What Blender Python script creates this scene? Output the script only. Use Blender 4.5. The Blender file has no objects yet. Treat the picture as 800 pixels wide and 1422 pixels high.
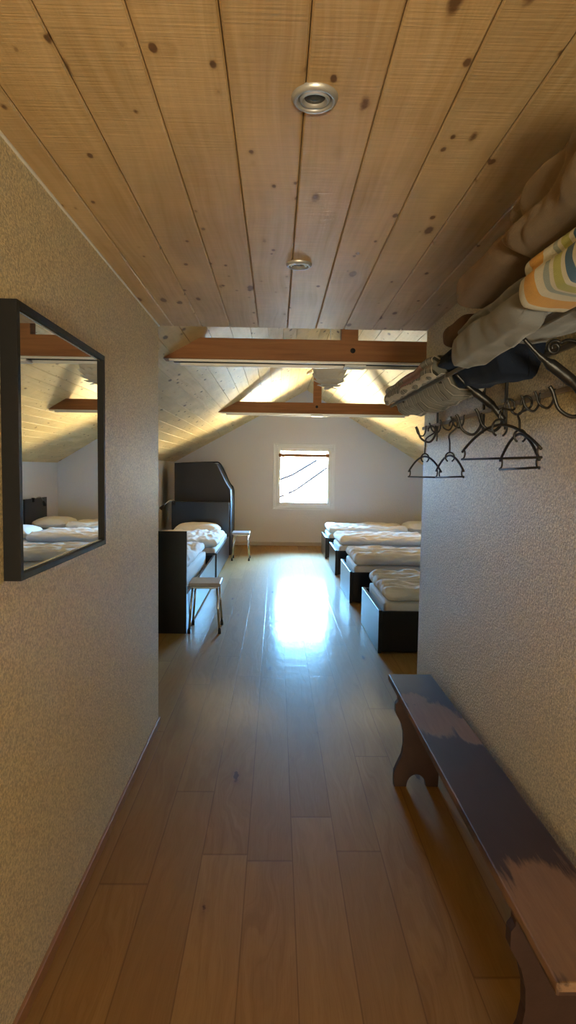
import bpy, bmesh, math, random
from mathutils import Vector, Matrix, noise
random.seed(7)
S = bpy.context.scene
COL = S.collection
PI = math.pi

# ------------------------------------------------------------------ helpers
def link(o, parent=None):
    COL.objects.link(o)
    if parent: o.parent = parent
    return o

def obj(name, bm, mat, parent=None, smooth=False, loc=None):
    me = bpy.data.meshes.new(name)
    bmesh.ops.recalc_face_normals(bm, faces=bm.faces)
    bm.to_mesh(me); bm.free()
    for p in me.polygons: p.use_smooth = smooth
    if mat: me.materials.append(mat)
    o = bpy.data.objects.new(name, me)
    if loc: o.location = loc
    return link(o, parent)

def tag(o, label, cat, group=None):
    o['label'] = label; o['category'] = cat
    if group: o['group'] = group
    return o

def thing(name, label, cat, loc=(0, 0, 0), rz=0, group=None):
    o = bpy.data.objects.new(name, None); o.empty_display_size = .1
    o.location = loc; o.rotation_euler = (0, 0, rz)
    return tag(link(o), label, cat, group)

def struct(name, bm, mat, parent=None, smooth=False):
    o = obj(name, bm, mat, parent, smooth)
    if not parent: o['kind'] = 'structure'
    return o

def dup(root, loc, rz, label, group=None):
    r = root.copy(); COL.objects.link(r); r.location = loc; r.rotation_euler = (0, 0, rz); r['label'] = label
    for ch in list(root.children):
        c = ch.copy(); COL.objects.link(c); c.parent = r
        for g in list(ch.children):
            d = g.copy(); COL.objects.link(d); d.parent = c
    return r

def box(bm, x0, x1, y0, y1, z0, z1, bev=0, seg=2):
    r = bmesh.ops.create_cube(bm, size=1)
    vs = r['verts']
    for v in vs:
        v.co = Vector(((x0 + x1) / 2 + v.co.x * (x1 - x0), (y0 + y1) / 2 + v.co.y * (y1 - y0), (z0 + z1) / 2 + v.co.z * (z1 - z0)))
    if bev:
        es = list({e for v in vs for e in v.link_edges})
        bmesh.ops.bevel(bm, geom=es, offset=bev, segments=seg, profile=.5, affect='EDGES')
    return bm

def nb(): return bmesh.new()

def B(*a, **k): return box(nb(), *a, **k)

def tube(bm, pts, r, n=10, closed=False, caps=True):
    """a round bar swept along points; r is a radius or a list of radii"""
    pts = [Vector(p) for p in pts]; m = len(pts)
    rr = r if isinstance(r, (list, tuple)) else [r] * m
    rings = []; ref = None
    for i, p in enumerate(pts):
        a = pts[(i - 1) % m] if (closed or i > 0) else p
        b = pts[(i + 1) % m] if (closed or i < m - 1) else p
        t = (b - a).normalized()
        if ref is None:
            ref = Vector((0, 0, 1)) if abs(t.z) < .9 else Vector((1, 0, 0))
        u = (ref - t * ref.dot(t)).normalized(); ref = u; w = t.cross(u)
        rings.append([bm.verts.new(p + (u * math.cos(2 * PI * k / n) + w * math.sin(2 * PI * k / n)) * rr[i]) for k in range(n)])
    for i in range(m if closed else m - 1):
        A, C = rings[i], rings[(i + 1) % m]
        for k in range(n): bm.faces.new((A[k], A[(k + 1) % n], C[(k + 1) % n], C[k]))
    if caps and not closed:
        bm.faces.new(rings[0][::-1]); bm.faces.new(rings[-1])
    return bm

def T(*a, **k): return tube(nb(), *a, **k)

def lathe(bm, prof, n=32, c=(0, 0, 0)):
    rings = []
    for (r, z) in prof:
        if r < 1e-5: rings.append([bm.verts.new((c[0], c[1], c[2] + z))])
        else: rings.append([bm.verts.new((c[0] + r * math.cos(2 * PI * k / n), c[1] + r * math.sin(2 * PI * k / n), c[2] + z)) for k in range(n)])
    for A, C in zip(rings, rings[1:]):
        for k in range(n):
            j = (k + 1) % n
            if len(A) == 1 and len(C) == 1: continue
            if len(A) == 1: bm.faces.new((A[0], C[k], C[j]))
            elif len(C) == 1: bm.faces.new((A[k], A[j], C[0]))
            else: bm.faces.new((A[k], A[j], C[j], C[k]))
    return bm

def prism(bm, pts, axis, a, b):
    """extrude a 2-D outline; axis 'y': pts are (x,z); axis 'x': (y,z); axis 'z': (x,y)"""
    def P(p, t):
        return {'y': (p[0], t, p[1]), 'x': (t, p[0], p[1]), 'z': (p[0], p[1], t)}[axis]
    A = [bm.verts.new(P(p, a)) for p in pts]; C = [bm.verts.new(P(p, b)) for p in pts]
    n = len(pts)
    bm.faces.new(A); bm.faces.new(C[::-1])
    for k in range(n): bm.faces.new((A[k], C[k], C[(k + 1) % n], A[(k + 1) % n]))
    return bm

def smooth_pts(pts, n=6, closed=False):
    """Catmull-Rom through the points"""
    pts = [Vector(p) for p in pts]; m = len(pts); out = []
    for i in range(m if closed else m - 1):
        g = lambda k: pts[k % m] if closed else pts[max(0, min(m - 1, k))]
        p0, p1, p2, p3 = g(i - 1), g(i), g(i + 1), g(i + 2)
        for k in range(n):
            t = k / n
            out.append(.5 * ((2 * p1) + (p2 - p0) * t + (2 * p0 - 5 * p1 + 4 * p2 - p3) * t * t + (3 * p1 - p0 - 3 * p2 + p3) * t ** 3))
    if not closed: out.append(pts[-1])
    return out

def soft_box(dx, dy, dz, r, res, fn=None):
    """rounded dense block centred on x,y with its base at z=0; fn moves each point"""
    bm = nb()
    nx, ny, nz = max(2, int(dx / res)), max(2, int(dy / res)), 10
    vd = {}
    H = (dx / 2, dy / 2, dz / 2)
    def V(i, j, k):
        if (i, j, k) not in vd:
            f = (i / nx * 2 - 1, j / ny * 2 - 1, k / nz * 2 - 1)
            P = Vector([f[a] * H[a] for a in range(3)])
            c = Vector([max(-H[a] + r, min(H[a] - r, P[a])) for a in range(3)])
            d = P - c
            if d.length > 1e-6:
                m = max(abs(d.x), abs(d.y), abs(d.z))
                P = c + d.normalized() * m
            P.z += H[2]
            if fn: P = fn(P)
            vd[i, j, k] = bm.verts.new(P)
        return vd[i, j, k]
    for i in range(nx):
        for j in range(ny):
            for k in (0, nz): bm.faces.new((V(i, j, k), V(i + 1, j, k), V(i + 1, j + 1, k), V(i, j + 1, k)))
    for i in range(nx):
        for k in range(nz):
            for j in (0, ny): bm.faces.new((V(i, j, k), V(i + 1, j, k), V(i + 1, j, k + 1), V(i, j, k + 1)))
    for j in range(ny):
        for k in range(nz):
            for i in (0, nx): bm.faces.new((V(i, j, k), V(i, j + 1, k), V(i, j + 1, k + 1), V(i, j, k + 1)))
    return bm

def uv_planar(o, fu, fv):
    me = o.data
    uv = me.uv_layers.new(name='metres')
    for l in me.loops:
        c = me.vertices[l.vertex_index].co
        uv.data[l.index].uv = (fu(c), fv(c))

# ------------------------------------------------------------------ node helper
class G:
    def __init__(s, name):
        s.m = bpy.data.materials.new(name); s.m.use_nodes = True
        s.t = s.m.node_tree; s.t.nodes.clear()
        s.out = s.n('ShaderNodeOutputMaterial'); s.b = s.n('ShaderNodeBsdfPrincipled')
        s.l(s.b.outputs[0], s.out.inputs[0])
    def n(s, t, **k):
        x = s.t.nodes.new(t)
        for a, v in k.items(): setattr(x, a, v)
        return x
    def l(s, a, b): s.t.links.new(a, b)
    def put(s, sock, v):
        if v is None: return
        if hasattr(v, 'links') or hasattr(v, 'is_output'): s.l(v, sock)
        else:
            if isinstance(v, (tuple, list)) and len(v) == 3 and sock.type == 'RGBA': v = (*v, 1)
            sock.default_value = v
    def set(s, **k):
        for a, v in k.items(): s.put(s.b.inputs[a.replace('_', ' ')], v)
        return s
    def math(s, op, a, b=None, c=None, clamp=False):
        x = s.n('ShaderNodeMath', operation=op, use_clamp=clamp)
        s.put(x.inputs[0], a); s.put(x.inputs[1], b)
        if c is not None: s.put(x.inputs[2], c)
        return x.outputs[0]
    def co(s, which='Object'): return s.n('ShaderNodeTexCoord').outputs[which]
    def sep(s, v):
        x = s.n('ShaderNodeSeparateXYZ'); s.put(x.inputs[0], v); return x.outputs
    def comb(s, x=0., y=0., z=0.):
        c = s.n('ShaderNodeCombineXYZ')
        for i, v in enumerate((x, y, z)): s.put(c.inputs[i], v)
        return c.outputs[0]
    def scale(s, v, k):
        x = s.n('ShaderNodeVectorMath', operation='MULTIPLY'); s.put(x.inputs[0], v); x.inputs[1].default_value = k; return x.outputs[0]
    def vadd(s, a, b):
        x = s.n('ShaderNodeVectorMath', operation='ADD'); s.put(x.inputs[0], a); s.put(x.inputs[1], b); return x.outputs[0]
    def noise(s, v, sc, det=3., rough=.55, dist=0.):
        x = s.n('ShaderNodeTexNoise'); s.put(x.inputs['Vector'], v); x.inputs['Scale'].default_value = sc
        x.inputs['Detail'].default_value = det; x.inputs['Roughness'].default_value = rough; x.inputs['Distortion'].default_value = dist
        return x.outputs['Fac']
    def white(s, v):
        x = s.n('ShaderNodeTexWhiteNoise', noise_dimensions='3D'); s.put(x.inputs['Vector'], v); return x.outputs['Value']
    def vor(s, v, sc, rnd=1., feature='F1'):
        x = s.n('ShaderNodeTexVoronoi', feature=feature); s.put(x.inputs['Vector'], v); x.inputs['Scale'].default_value = sc
        x.inputs['Randomness'].default_value = rnd; return x.outputs
    def ramp(s, f, stops, interp='LINEAR'):
        x = s.n('ShaderNodeValToRGB'); cr = x.color_ramp; cr.interpolation = interp
        while len(cr.elements) < len(stops): cr.elements.new(.5)
        for e, (p, c) in zip(cr.elements, stops):
            e.position = p; e.color = (c, c, c, 1) if isinstance(c, (int, float)) else (*c, 1)
        s.put(x.inputs[0], f); return x.outputs[0]
    def mix(s, f, a, b, mode='MIX'):
        x = s.n('ShaderNodeMix', data_type='RGBA', blend_type=mode)
        s.put(x.inputs[0], f); s.put(x.inputs[6], a); s.put(x.inputs[7], b); return x.outputs[2]
    def bump(s, h, dist=.001, strength=1.):
        x = s.n('ShaderNodeBump'); s.put(x.inputs['Height'], h); x.inputs['Distance'].default_value = dist; x.inputs['Strength'].default_value = strength
        s.l(x.outputs[0], s.b.inputs['Normal']); return x

def plain(name, col, rough=.5, metal=0., spec=.5, coat=0., noise_sc=0, noise_amt=.1, bump=0, bsc=200):
    g = G(name); c = col
    if noise_sc:
        f = g.noise(g.co(), noise_sc, 4)
        c = g.mix(f, tuple(x * (1 - noise_amt) for x in col), tuple(min(1, x * (1 + noise_amt)) for x in col))
    g.set(Base_Color=c, Roughness=rough, Metallic=metal, Specular_IOR_Level=spec, Coat_Weight=coat)
    if bump: g.bump(g.noise(g.co(), bsc, 3), bump)
    return g.m

# ------------------------------------------------------------------ materials
def mat_plaster(name, col, sc=95, dist=.006, rough=.42, spec=.5, grit_glint=0.):
    g = G(name); p = g.co()
    a = g.noise(p, sc, 3, .6)
    b = g.noise(p, sc * .33, 3, .5)
    h = g.math('ADD', g.ramp(a, [(.38, 0.), (.62, 1.)]), g.math('MULTIPLY', b, .5))
    var = g.noise(p, 1.7, 3)
    base = g.mix(var, tuple(x * .96 for x in col), col)
    if grit_glint:  # granular speckle; its contrast also puts the wall's glitter into the colour
        gr = g.noise(p, 150, 2, .6)
        base = g.mix(g.ramp(gr, [(.36, 0.), (.64, 1.)]), tuple(x * (1 - grit_glint) for x in col), tuple(min(1, x * (1 + grit_glint)) for x in col))
    g.set(Base_Color=base, Roughness=rough, Specular_IOR_Level=spec)
    g.bump(h, dist, .7)
    return g.m

def mat_boards(name, light, dark, width, off, knots=True, rough=.5):
    """pine lining boards: UV in metres, u across the boards, v along them"""
    g = G(name); uv = g.sep(g.co('UV')); u, v = uv[0], uv[1]
    idx = g.math('FLOOR', g.math('DIVIDE', g.math('SUBTRACT', u, off), width))
    r1 = g.white(g.comb(idx, 3.1, 0.)); r2 = g.white(g.comb(idx, 9.7, 2.))
    vo = g.math('ADD', v, g.math('MULTIPLY', r1, 37.))
    P = g.comb(u, vo, g.math('MULTIPLY', idx, 1.37))
    warp = g.noise(g.scale(P, (4, .9, 1)), 1., 2)
    grain = g.noise(g.comb(g.math('ADD', g.math('MULTIPLY', u, 46.), g.math('MULTIPLY', warp, 7.)), g.math('MULTIPLY', vo, 1.1), idx), 1., 3, .6)
    saw = g.noise(g.comb(g.math('MULTIPLY', u, 6.), g.math('MULTIPLY', vo, 150.), idx), 1., 2, .5)
    col = g.mix(g.ramp(grain, [(.3, 0.), (.72, 1.)]), light, dark)
    col = g.mix(g.math('MULTIPLY', r2, .55), col, tuple(x * .74 for x in light))
    blot = g.noise(g.scale(P, (5, 2.2, 1)), 1., 3)
    col = g.mix(g.ramp(blot, [(.42, 0.), (.7, .6)]), col, (min(1, light[0] * 1.15), min(1, light[1] * 1.15), min(1, light[2] * 1.2)))
    col = g.mix(g.math('MULTIPLY', g.ramp(saw, [(.35, 0.), (.7, 1.)]), .24), col, tuple(x * .45 for x in light))
    if knots:
        for (du, dv, s0, s1, th, sh) in ((.105, .27, .11, .055, .25, 0.), (.06, .11, .10, .05, .5, 17.)):
            k = g.vor(g.comb(g.math('DIVIDE', u, du), g.math('DIVIDE', g.math('ADD', vo, sh), dv), g.math('MULTIPLY', idx, 3.3)), 1., 1.)
            pick = g.sep(k[1])[0]
            wob = g.math('MULTIPLY', g.noise(P, 60., 2), .07)
            e = g.math('SUBTRACT', g.math('ADD', k[0], wob), g.math('MULTIPLY_ADD', pick, s0, s1))
            keep = g.math('GREATER_THAN', pick, th)
            ring = g.math('MULTIPLY', g.ramp(e, [(0., 1.), (.14, 0.)]), keep)
            core = g.math('MULTIPLY', g.ramp(e, [(0., 1.), (.05, 0.)]), keep)
            col = g.mix(g.math('MULTIPLY', ring, .45), col, tuple(x * y for x, y in zip(light, (.55, .45, .33))))
            col = g.mix(g.math('MULTIPLY', core, .9), col, (.13, .06, .022))
    g.set(Base_Color=col, Roughness=rough, Specular_IOR_Level=.4)
    g.bump(g.math('ADD', g.math('MULTIPLY', grain, .4), saw), .0012, .8)
    return g.m

def mat_floor():
    g = G('oak_floor'); uv = g.sep(g.co('UV')); u, v = uv[0], uv[1]
    W = .175; OFF = .082
    q = g.math('DIVIDE', g.math('SUBTRACT', u, OFF), W)
    idx = g.math('FLOOR', q); fr = g.math('FRACT', q)
    r = g.white(g.comb(idx, 1.3, 0.))
    qv = g.math('ADD', g.math('DIVIDE', v, 2.05), g.math('MULTIPLY', r, 7.))
    idv = g.math('FLOOR', qv); frv = g.math('FRACT', qv)
    r1 = g.white(g.comb(idx, idv, 4.2)); r2 = g.white(g.comb(idx, idv, 8.8))
    vo = g.math('ADD', v, g.math('MULTIPLY', r1, 51.))
    P = g.comb(u, vo, g.math('MULTIPLY', idx, 2.1))
    warp = g.noise(g.scale(P, (5, 1.1, 1)), 1., 3)
    grain = g.noise(g.comb(g.math('ADD', g.math('MULTIPLY', u, 38.), g.math('MULTIPLY', warp, 12.)), g.math('MULTIPLY', vo, 1.3), idx), 1., 4, .6)
    fine = g.noise(g.comb(g.math('MULTIPLY', u, 260.), g.math('MULTIPLY', vo, 7.), idx), 1., 2)
    col = g.mix(g.ramp(grain, [(.3, 0.), (.75, 1.)]), (.40, .235, .075), (.26, .135, .034))
    col = g.mix(g.math('MULTIPLY', r1, .5), col, (.22, .115, .032))
    col = g.mix(g.math('MULTIPLY', r2, .4), col, (.47, .295, .105))
    col = g.mix(g.math('MULTIPLY', g.ramp(fine, [(.5, 0.), (.75, 1.)]), .2), col, (.17, .085, .035))
    k = g.vor(g.comb(g.math('DIVIDE', u, .15), g.math('DIVIDE', vo, .62), g.math('MULTIPLY', idx, 3.3)), 1., 1.)
    wob = g.math('MULTIPLY', g.noise(P, 40., 3), .12); pick = g.sep(k[1])[0]
    e = g.math('SUBTRACT', g.math('ADD', k[0], wob), g.math('MULTIPLY_ADD', pick, .08, .06))
    keep = g.math('GREATER_THAN', pick, .35)
    col = g.mix(g.math('MULTIPLY', g.math('MULTIPLY', g.ramp(e, [(0., 1.), (.12, 0.)]), keep), .45), col, (.2, .1, .045))
    col = g.mix(g.math('MULTIPLY', g.math('MULTIPLY', g.ramp(e, [(0., 1.), (.025, 0.)]), keep), .8), col, (.07, .032, .012))
    ed = g.math('MINIMUM', fr, g.math('SUBTRACT', 1., fr))
    seam = g.ramp(ed, [(.006, 1.), (.016, 0.)])
    edv = g.math('MINIMUM', frv, g.math('SUBTRACT', 1., frv))
    seam = g.math('MAXIMUM', seam, g.ramp(edv, [(.0006, 1.), (.0016, 0.)]))
    col = g.mix(g.math('MULTIPLY', seam, .45), col, (.1, .05, .022))
    wav = g.noise(g.scale(g.comb(u, v, idx), (9, 5, 1)), 1., 2)
    g.set(Base_Color=col, Roughness=.6, Specular_IOR_Level=.05, Coat_Weight=.27, Coat_Roughness=.14)
    h = g.math('ADD', g.math('MULTIPLY', grain, .5), g.math('ADD', g.math('MULTIPLY', wav, .9), g.math('MULTIPLY', seam, -.12)))
    bp = g.bump(h, .0032, .55)
    g.l(bp.outputs[0], g.b.inputs['Coat Normal'])
    return g.m

def mat_beam():
    g = G('beam_wood'); p = g.co()
    a = g.noise(g.scale(p, (1.6, 26, 26)), 1., 4, .6, .6)
    k = g.noise(g.scale(p, (.8, 4, 4)), 1., 2)
    col = g.mix(g.ramp(a, [(.3, 0.), (.75, 1.)]), (.36, .15, .05), (.21, .08, .025))
    col = g.mix(g.ramp(k, [(.55, 0.), (.75, .5)]), col, (.16, .06, .02))
    g.set(Base_Color=col, Roughness=.5, Specular_IOR_Level=.35); g.bump(a, .0015, .5)
    return g.m

def mat_bench():
    g = G('bench_paint'); p = g.co(); x, y, z = g.sep(p)
    st = g.noise(g.scale(p, (75, 6, 75)), 1., 4, .65)
    bl = g.noise(g.scale(p, (9, 4, 9)), 1., 4, .6)
    def patch(c, w, xc, xw):
        a = g.math('SUBTRACT', 1., g.math('DIVIDE', g.math('ABSOLUTE', g.math('SUBTRACT', y, c)), w))
        b = g.math('SUBTRACT', 1., g.math('DIVIDE', g.math('ABSOLUTE', g.math('SUBTRACT', x, xc)), xw))
        return g.math('MULTIPLY', g.math('MAXIMUM', a, 0.), g.math('MAXIMUM', b, 0.))
    m = g.math('MAXIMUM', g.math('MAXIMUM', patch(.40, .25, -.02, .15), g.math('MULTIPLY', patch(.26, .16, .09, .07), 1.5)),
               g.math('MAXIMUM', patch(-.82, .34, 0., .2), g.math('MULTIPLY', patch(.60, .12, -.05, .09), .9)))
    f = g.math('ADD', g.math('ADD', g.math('MULTIPLY', m, 1.35), g.math('MULTIPLY', st, .8)), g.math('MULTIPLY', bl, .75))
    worn = g.ramp(f, [(1.02, 0.), (1.2, 1.)]) if False else g.math('MULTIPLY', g.math('SUBTRACT', f, 1.02), 5., clamp=True)
    edge = g.math('GREATER_THAN', g.math('ABSOLUTE', x), .104)
    worn = g.math('MAXIMUM', g.math('MULTIPLY', g.math('MULTIPLY', worn, .9), g.math('GREATER_THAN', z, .44)), g.math('MULTIPLY', g.math('MULTIPLY', edge, g.math('GREATER_THAN', z, .43)), g.ramp(bl, [(.4, 0.), (.6, .6)])))
    base = g.mix(bl, (.040, .023, .021), (.085, .052, .047))
    wc = g.mix(st, (.40, .265, .17), (.22, .13, .085))
    g.set(Base_Color=g.mix(worn, base, wc), Roughness=g.mix(worn, (.46,) * 3, (.65,) * 3), Specular_IOR_Level=.3)
    g.bump(g.math('SUBTRACT', st, worn), .0012, .6)
    return g.m

def mat_fleece(name, a, b, sc=7):
    g = G(name); p = g.co()
    f = g.noise(p, sc, 4, .6); h = g.noise(p, 420, 2)
    g.set(Base_Color=g.mix(f, a, b), Roughness=.95, Specular_IOR_Level=.12, Sheen_Weight=.45, Sheen_Roughness=.4)
    g.put(g.b.inputs['Sheen Tint'], (*[min(1, x * 3) for x in b], 1))
    g.bump(h, .002, .6)
    return g.m

def mat_linen(name, col):
    g = G(name); p = g.co(); f = g.noise(p, 30, 4, .6)
    g.set(Base_Color=g.mix(g.noise(p, 2.5, 2), tuple(x * .94 for x in col), col), Roughness=.85, Specular_IOR_Level=.2, Sheen_Weight=.2)
    g.bump(f, .006, .5)
    return g.m

def mat_towel():
    g = G('striped_terry'); p = g.co(); x, y, z = g.sep(p)
    w = g.math('MULTIPLY_ADD', g.noise(p, 9., 2), .05, g.math('MULTIPLY', z, .05))
    t = g.math('DIVIDE', g.math('SUBTRACT', g.math('ADD', y, w), .0), .475)
    W = (.62, .64, .58); Y_ = (.62, .34, .06); GR = (.42, .47, .16); BL = (.035, .14, .30); GB = (.3, .4, .45)
    st = [(0., BL), (.06, W), (.11, GR), (.17, W), (.20, BL), (.27, W), (.31, Y_), (.38, W), (.42, GR), (.48, W), (.51, BL), (.58, W), (.615, GR), (.68, W), (.71, GB), (.75, W), (.83, Y_), (.955, W)]
    c = g.ramp(t, st, 'CONSTANT')
    g.set(Base_Color=c, Roughness=.95, Specular_IOR_Level=.1, Sheen_Weight=.25); g.bump(g.noise(p, 520, 2), .002, .8)
    return g.m

def mat_plaid():
    g = G('plaid_wool'); p = g.co(); x, y, z = g.sep(p)
    a = g.math('FRACT', g.math('DIVIDE', y, .085)); t = g.math('ADD', g.math('MULTIPLY', x, .8), z)
    b = g.math('FRACT', g.math('DIVIDE', t, .075))
    c = g.mix(g.ramp(a, [(0., .0), (.45, 0.), (.5, .6), (.95, .6), (1., 0.)]), (.018, .024, .022), (.20, .205, .18))
    c = g.mix(g.math('MULTIPLY', g.ramp(b, [(0., .0), (.45, 0.), (.5, 1.), (.95, 1.), (1., 0.)]), .5), c, (.26, .265, .24))
    ln = g.math('MAXIMUM', g.math('LESS_THAN', g.math('ABSOLUTE', g.math('SUBTRACT', a, .25)), .05), g.math('LESS_THAN', g.math('ABSOLUTE', g.math('SUBTRACT', b, .25)), .06))
    c = g.mix(g.math('MULTIPLY', ln, .75), c, (.62, .6, .55))
    red = g.math('MULTIPLY', g.math('MULTIPLY', g.math('GREATER_THAN', y, .18), g.math('LESS_THAN', y, .58)), g.math('MULTIPLY', g.math('GREATER_THAN', z, -.026), g.math('LESS_THAN', x, -.04)))
    redc = g.mix(g.ramp(b, [(.4, 0.), (.5, 1.)]), (.22, .018, .035), (.36, .2, .2))
    c = g.mix(g.math('MULTIPLY', red, .85), c, redc)
    g.set(Base_Color=c, Roughness=.95, Specular_IOR_Level=.1, Sheen_Weight=.3); g.bump(g.noise(p, 500, 2), .002, .6)
    return g.m

def mat_mirror():
    g = G('mirror_silver'); g.set(Base_Color=(.86, .88, .87), Metallic=1., Roughness=.0); return g.m

def mat_glass():
    g = G('window_glass'); t = g.t; t.nodes.remove(g.b)
    tr = g.n('ShaderNodeBsdfTransparent'); tr.inputs[0].default_value = (.95, .98, .97, 1)
    gl = g.n('ShaderNodeBsdfGlossy'); gl.inputs['Roughness'].default_value = .0
    fr = g.n('ShaderNodeFresnel'); fr.inputs[0].default_value = 1.5
    mx = g.n('ShaderNodeMixShader'); g.l(fr.outputs[0], mx.inputs[0]); g.l(tr.outputs[0], mx.inputs[1]); g.l(gl.outputs[0], mx.inputs[2])
    g.l(mx.outputs[0], g.out.inputs[0]); return g.m

def mat_laminate():
    g = G('black_brown_laminate'); p = g.co()
    f = g.noise(g.scale(p, (30, 30, 4)), 1., 3)
    g.set(Base_Color=g.mix(f, (.006, .0065, .008), (.011, .012, .014)), Roughness=.28, Specular_IOR_Level=.5)
    g.bump(f, .0006, .5); return g.m

M = {}
M['plaster'] = mat_plaster('plaster_corridor', (.69, .615, .42), sc=120, dist=.0036, rough=.45, spec=.22, grit_glint=.26)
M['wall'] = mat_plaster('plaster_bedroom', (.78, .775, .79), sc=120, dist=.003, rough=.7, spec=.3)
M['pine'] = mat_boards('pine_boards', (.68, .50, .27), (.47, .30, .125), .16, .05)
M['pine_slope'] = mat_boards('pine_boards_slope', (.84, .64, .32), (.70, .49, .20), .15, 0.)
M['void'] = plain('gap_dark_wood', (.12, .07, .03), .8)
M['floor'] = mat_floor()
M['beam'] = mat_beam()
M['skirt'] = plain('skirting_oak', (.36, .19, .08), .45, noise_sc=20, noise_amt=.2)
M['skirt_grey'] = plain('skirting_grey', (.45, .40, .35), .5, noise_sc=9)
M['bench'] = mat_bench()
M['lam'] = mat_laminate()
M['blackframe'] = plain('black_stained_frame', (.006, .006, .007), .6, spec=.25, noise_sc=60, noise_amt=.3)
M['mirror'] = mat_mirror()
M['lip'] = plain('mirror_bevel', (.6, .56, .48), .25, 1.)
M['iron'] = plain('wrought_iron', (.012, .011, .011), .38, 0., .6, noise_sc=120, noise_amt=.4, bump=.0006, bsc=150)
M['bar'] = plain('flat_iron_bar', (.15, .14, .125), .45, .3, noise_sc=80, noise_amt=.2)
M['rail'] = plain('hook_rail_strip', (.26, .23, .19), .5, noise_sc=30)
M['chrome'] = plain('chrome', (.62, .62, .63), .18, 1.)
M['nickel'] = plain('brushed_nickel', (.52, .53, .53), .38, .6, noise_sc=40)
M['rubber'] = plain('black_rubber', (.012, .012, .012), .7)
M['seat'] = plain('stool_laminate', (.36, .35, .37), .4, noise_sc=40)
M['white'] = plain('white_plastic', (.82, .82, .80), .35, noise_sc=5, noise_amt=.03)
M['pvc'] = plain('window_pvc', (.80, .82, .82), .3, noise_sc=5, noise_amt=.02)
M['alu'] = plain('aluminium_rail', (.80, .78, .74), .4, .6)
M['dark'] = plain('dark_slot', (.012, .01, .009), .8)
M['glass'] = mat_glass()
M['paper'] = plain('rice_paper', (.78, .74, .66), .8, noise_sc=30, noise_amt=.05)
M['linen'] = mat_linen('white_duvet_cotton', (.80, .79, .78))
M['sheet'] = mat_linen('cream_sheet', (.74, .70, .66))
M['brown'] = mat_fleece('brown_fleece', (.12, .09, .06), (.2, .152, .105))
M['taupe'] = mat_fleece('taupe_fleece', (.12, .088, .064), (.18, .135, .098))
M['brown2'] = mat_fleece('walnut_fleece', (.075, .048, .034), (.12, .08, .058))
M['grey'] = mat_fleece('grey_fleece', (.135, .142, .148), (.215, .222, .23))
M['navy'] = mat_fleece('navy_fleece', (.010, .014, .026), (.018, .026, .046))
M['towel'] = mat_towel()
M['plaid'] = mat_plaid()
M['case'] = plain('charcoal_cover', (.017, .016, .018), .55, noise_sc=6, noise_amt=.2, bump=.002, bsc=30)
M['bulb'] = plain('lamp_glass', (.09, .09, .088), .12, .3)
M['render'] = plain('white_render', (.86, .86, .84), .8, noise_sc=2)
M['tile'] = plain('pale_roof', (.75, .73, .72), .7, noise_sc=3)
M['gutter'] = plain('dark_gutter', (.002, .002, .0025), .9, spec=0.)
M['pane'] = plain('far_window_pane', (.05, .06, .07), .1)

# ------------------------------------------------------------------ room dimensions (metres; camera stands at the origin, eye 1.5 m)
CL, CR = -.67, .838           # corridor walls
CE = 3.504                    # where the corridor opens into the bedroom
CH = 2.29                     # corridor ceiling
BL_, BR_ = -1.967, 2.95       # bedroom knee walls
FW = 11.93                    # window wall
RX, RZ = .57, 3.02            # ridge
ZL, ZR = 1.61, 1.557          # knee wall heights
SL = (RZ - ZL) / (RX - BL_); SR = (RZ - ZR) / (BR_ - RX)
BACK = -4.2
def roofz(x): return ZL + SL * (x - BL_) if x < RX else ZR + SR * (BR_ - x)

# floor
o = struct('floor', B(-2.3, 3.3, BACK - .3, FW + .3, -.12, 0), M['floor']); uv_planar(o, lambda c: c.x, lambda c: c.y)

# corridor walls
struct('wall_left', B(-2.25, CL, BACK, CE, 0, 2.36, bev=.012, seg=3), M['plaster'])
struct('wall_right', B(CR, 3.2, BACK, CE, 0, 2.36, bev=.012, seg=3), M['plaster'])
bm = nb()
prism(bm, [(-2.25, 2.33), (3.2, 2.33), (3.2, 2.6), (RX, 3.3), (-2.25, 2.6)], 'y', CE - .14, CE - .01)
struct('wall_above_opening', bm, M['wall'])
# rear end of the hallway, behind the camera
bm = B(-1.0, 1.2, BACK - .12, BACK, 0, 2.4)
struct('wall_rear', bm, M['plaster'])

# knee walls and window wall
struct('wall_knee_left', B(BL_ - .15, BL_, CE - .1, FW + .1, 0, ZL + .05), M['wall'])
struct('wall_knee_right', B(BR_, BR_ + .15, CE - .1, FW + .1, 0, ZR + .05), M['wall'])
WX0, WX1, WZ0, WZ1 = -.062, 1.140, .712, 1.985
bm = nb()
prism(bm, [(BL_ - .1, 0), (WX0, 0), (WX0, 3.2), (BL_ - .1, 1.8)], 'y', FW, FW + .32)
prism(bm, [(WX1, 0), (BR_ + .1, 0), (BR_ + .1, 1.8), (WX1, 3.2)], 'y', FW, FW + .32)
prism(bm, [(WX0, 0), (WX1, 0), (WX1, WZ0), (WX0, WZ0)], 'y', FW, FW + .32)
prism(bm, [(WX0, WZ1), (WX1, WZ1), (WX1, 3.25), (WX0, 3.25)], 'y', FW, FW + .32)
struct('wall_far', bm, M['wall'])
struct('baseboard_far', B(BL_, BR_, FW - .018, FW, 0, .07, bev=.004), M['skirt_grey'])
struct('baseboard_left', B(CL - .002, CL + .012, BACK, CE - .005, 0, .045, bev=.003), M['skirt'])
struct('baseboard_right', B(CR - .012, CR + .002, BACK, CE - .005, 0, .045, bev=.003), M['skirt'])
struct('baseboard_knee_right', B(BR_ - .015, BR_, CE, FW, 0, .07, bev=.003), M['skirt_grey'])
struct('baseboard_knee_left', B(BL_, BL_ + .015, CE, FW, 0, .07, bev=.003), M['skirt_grey'])

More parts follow.
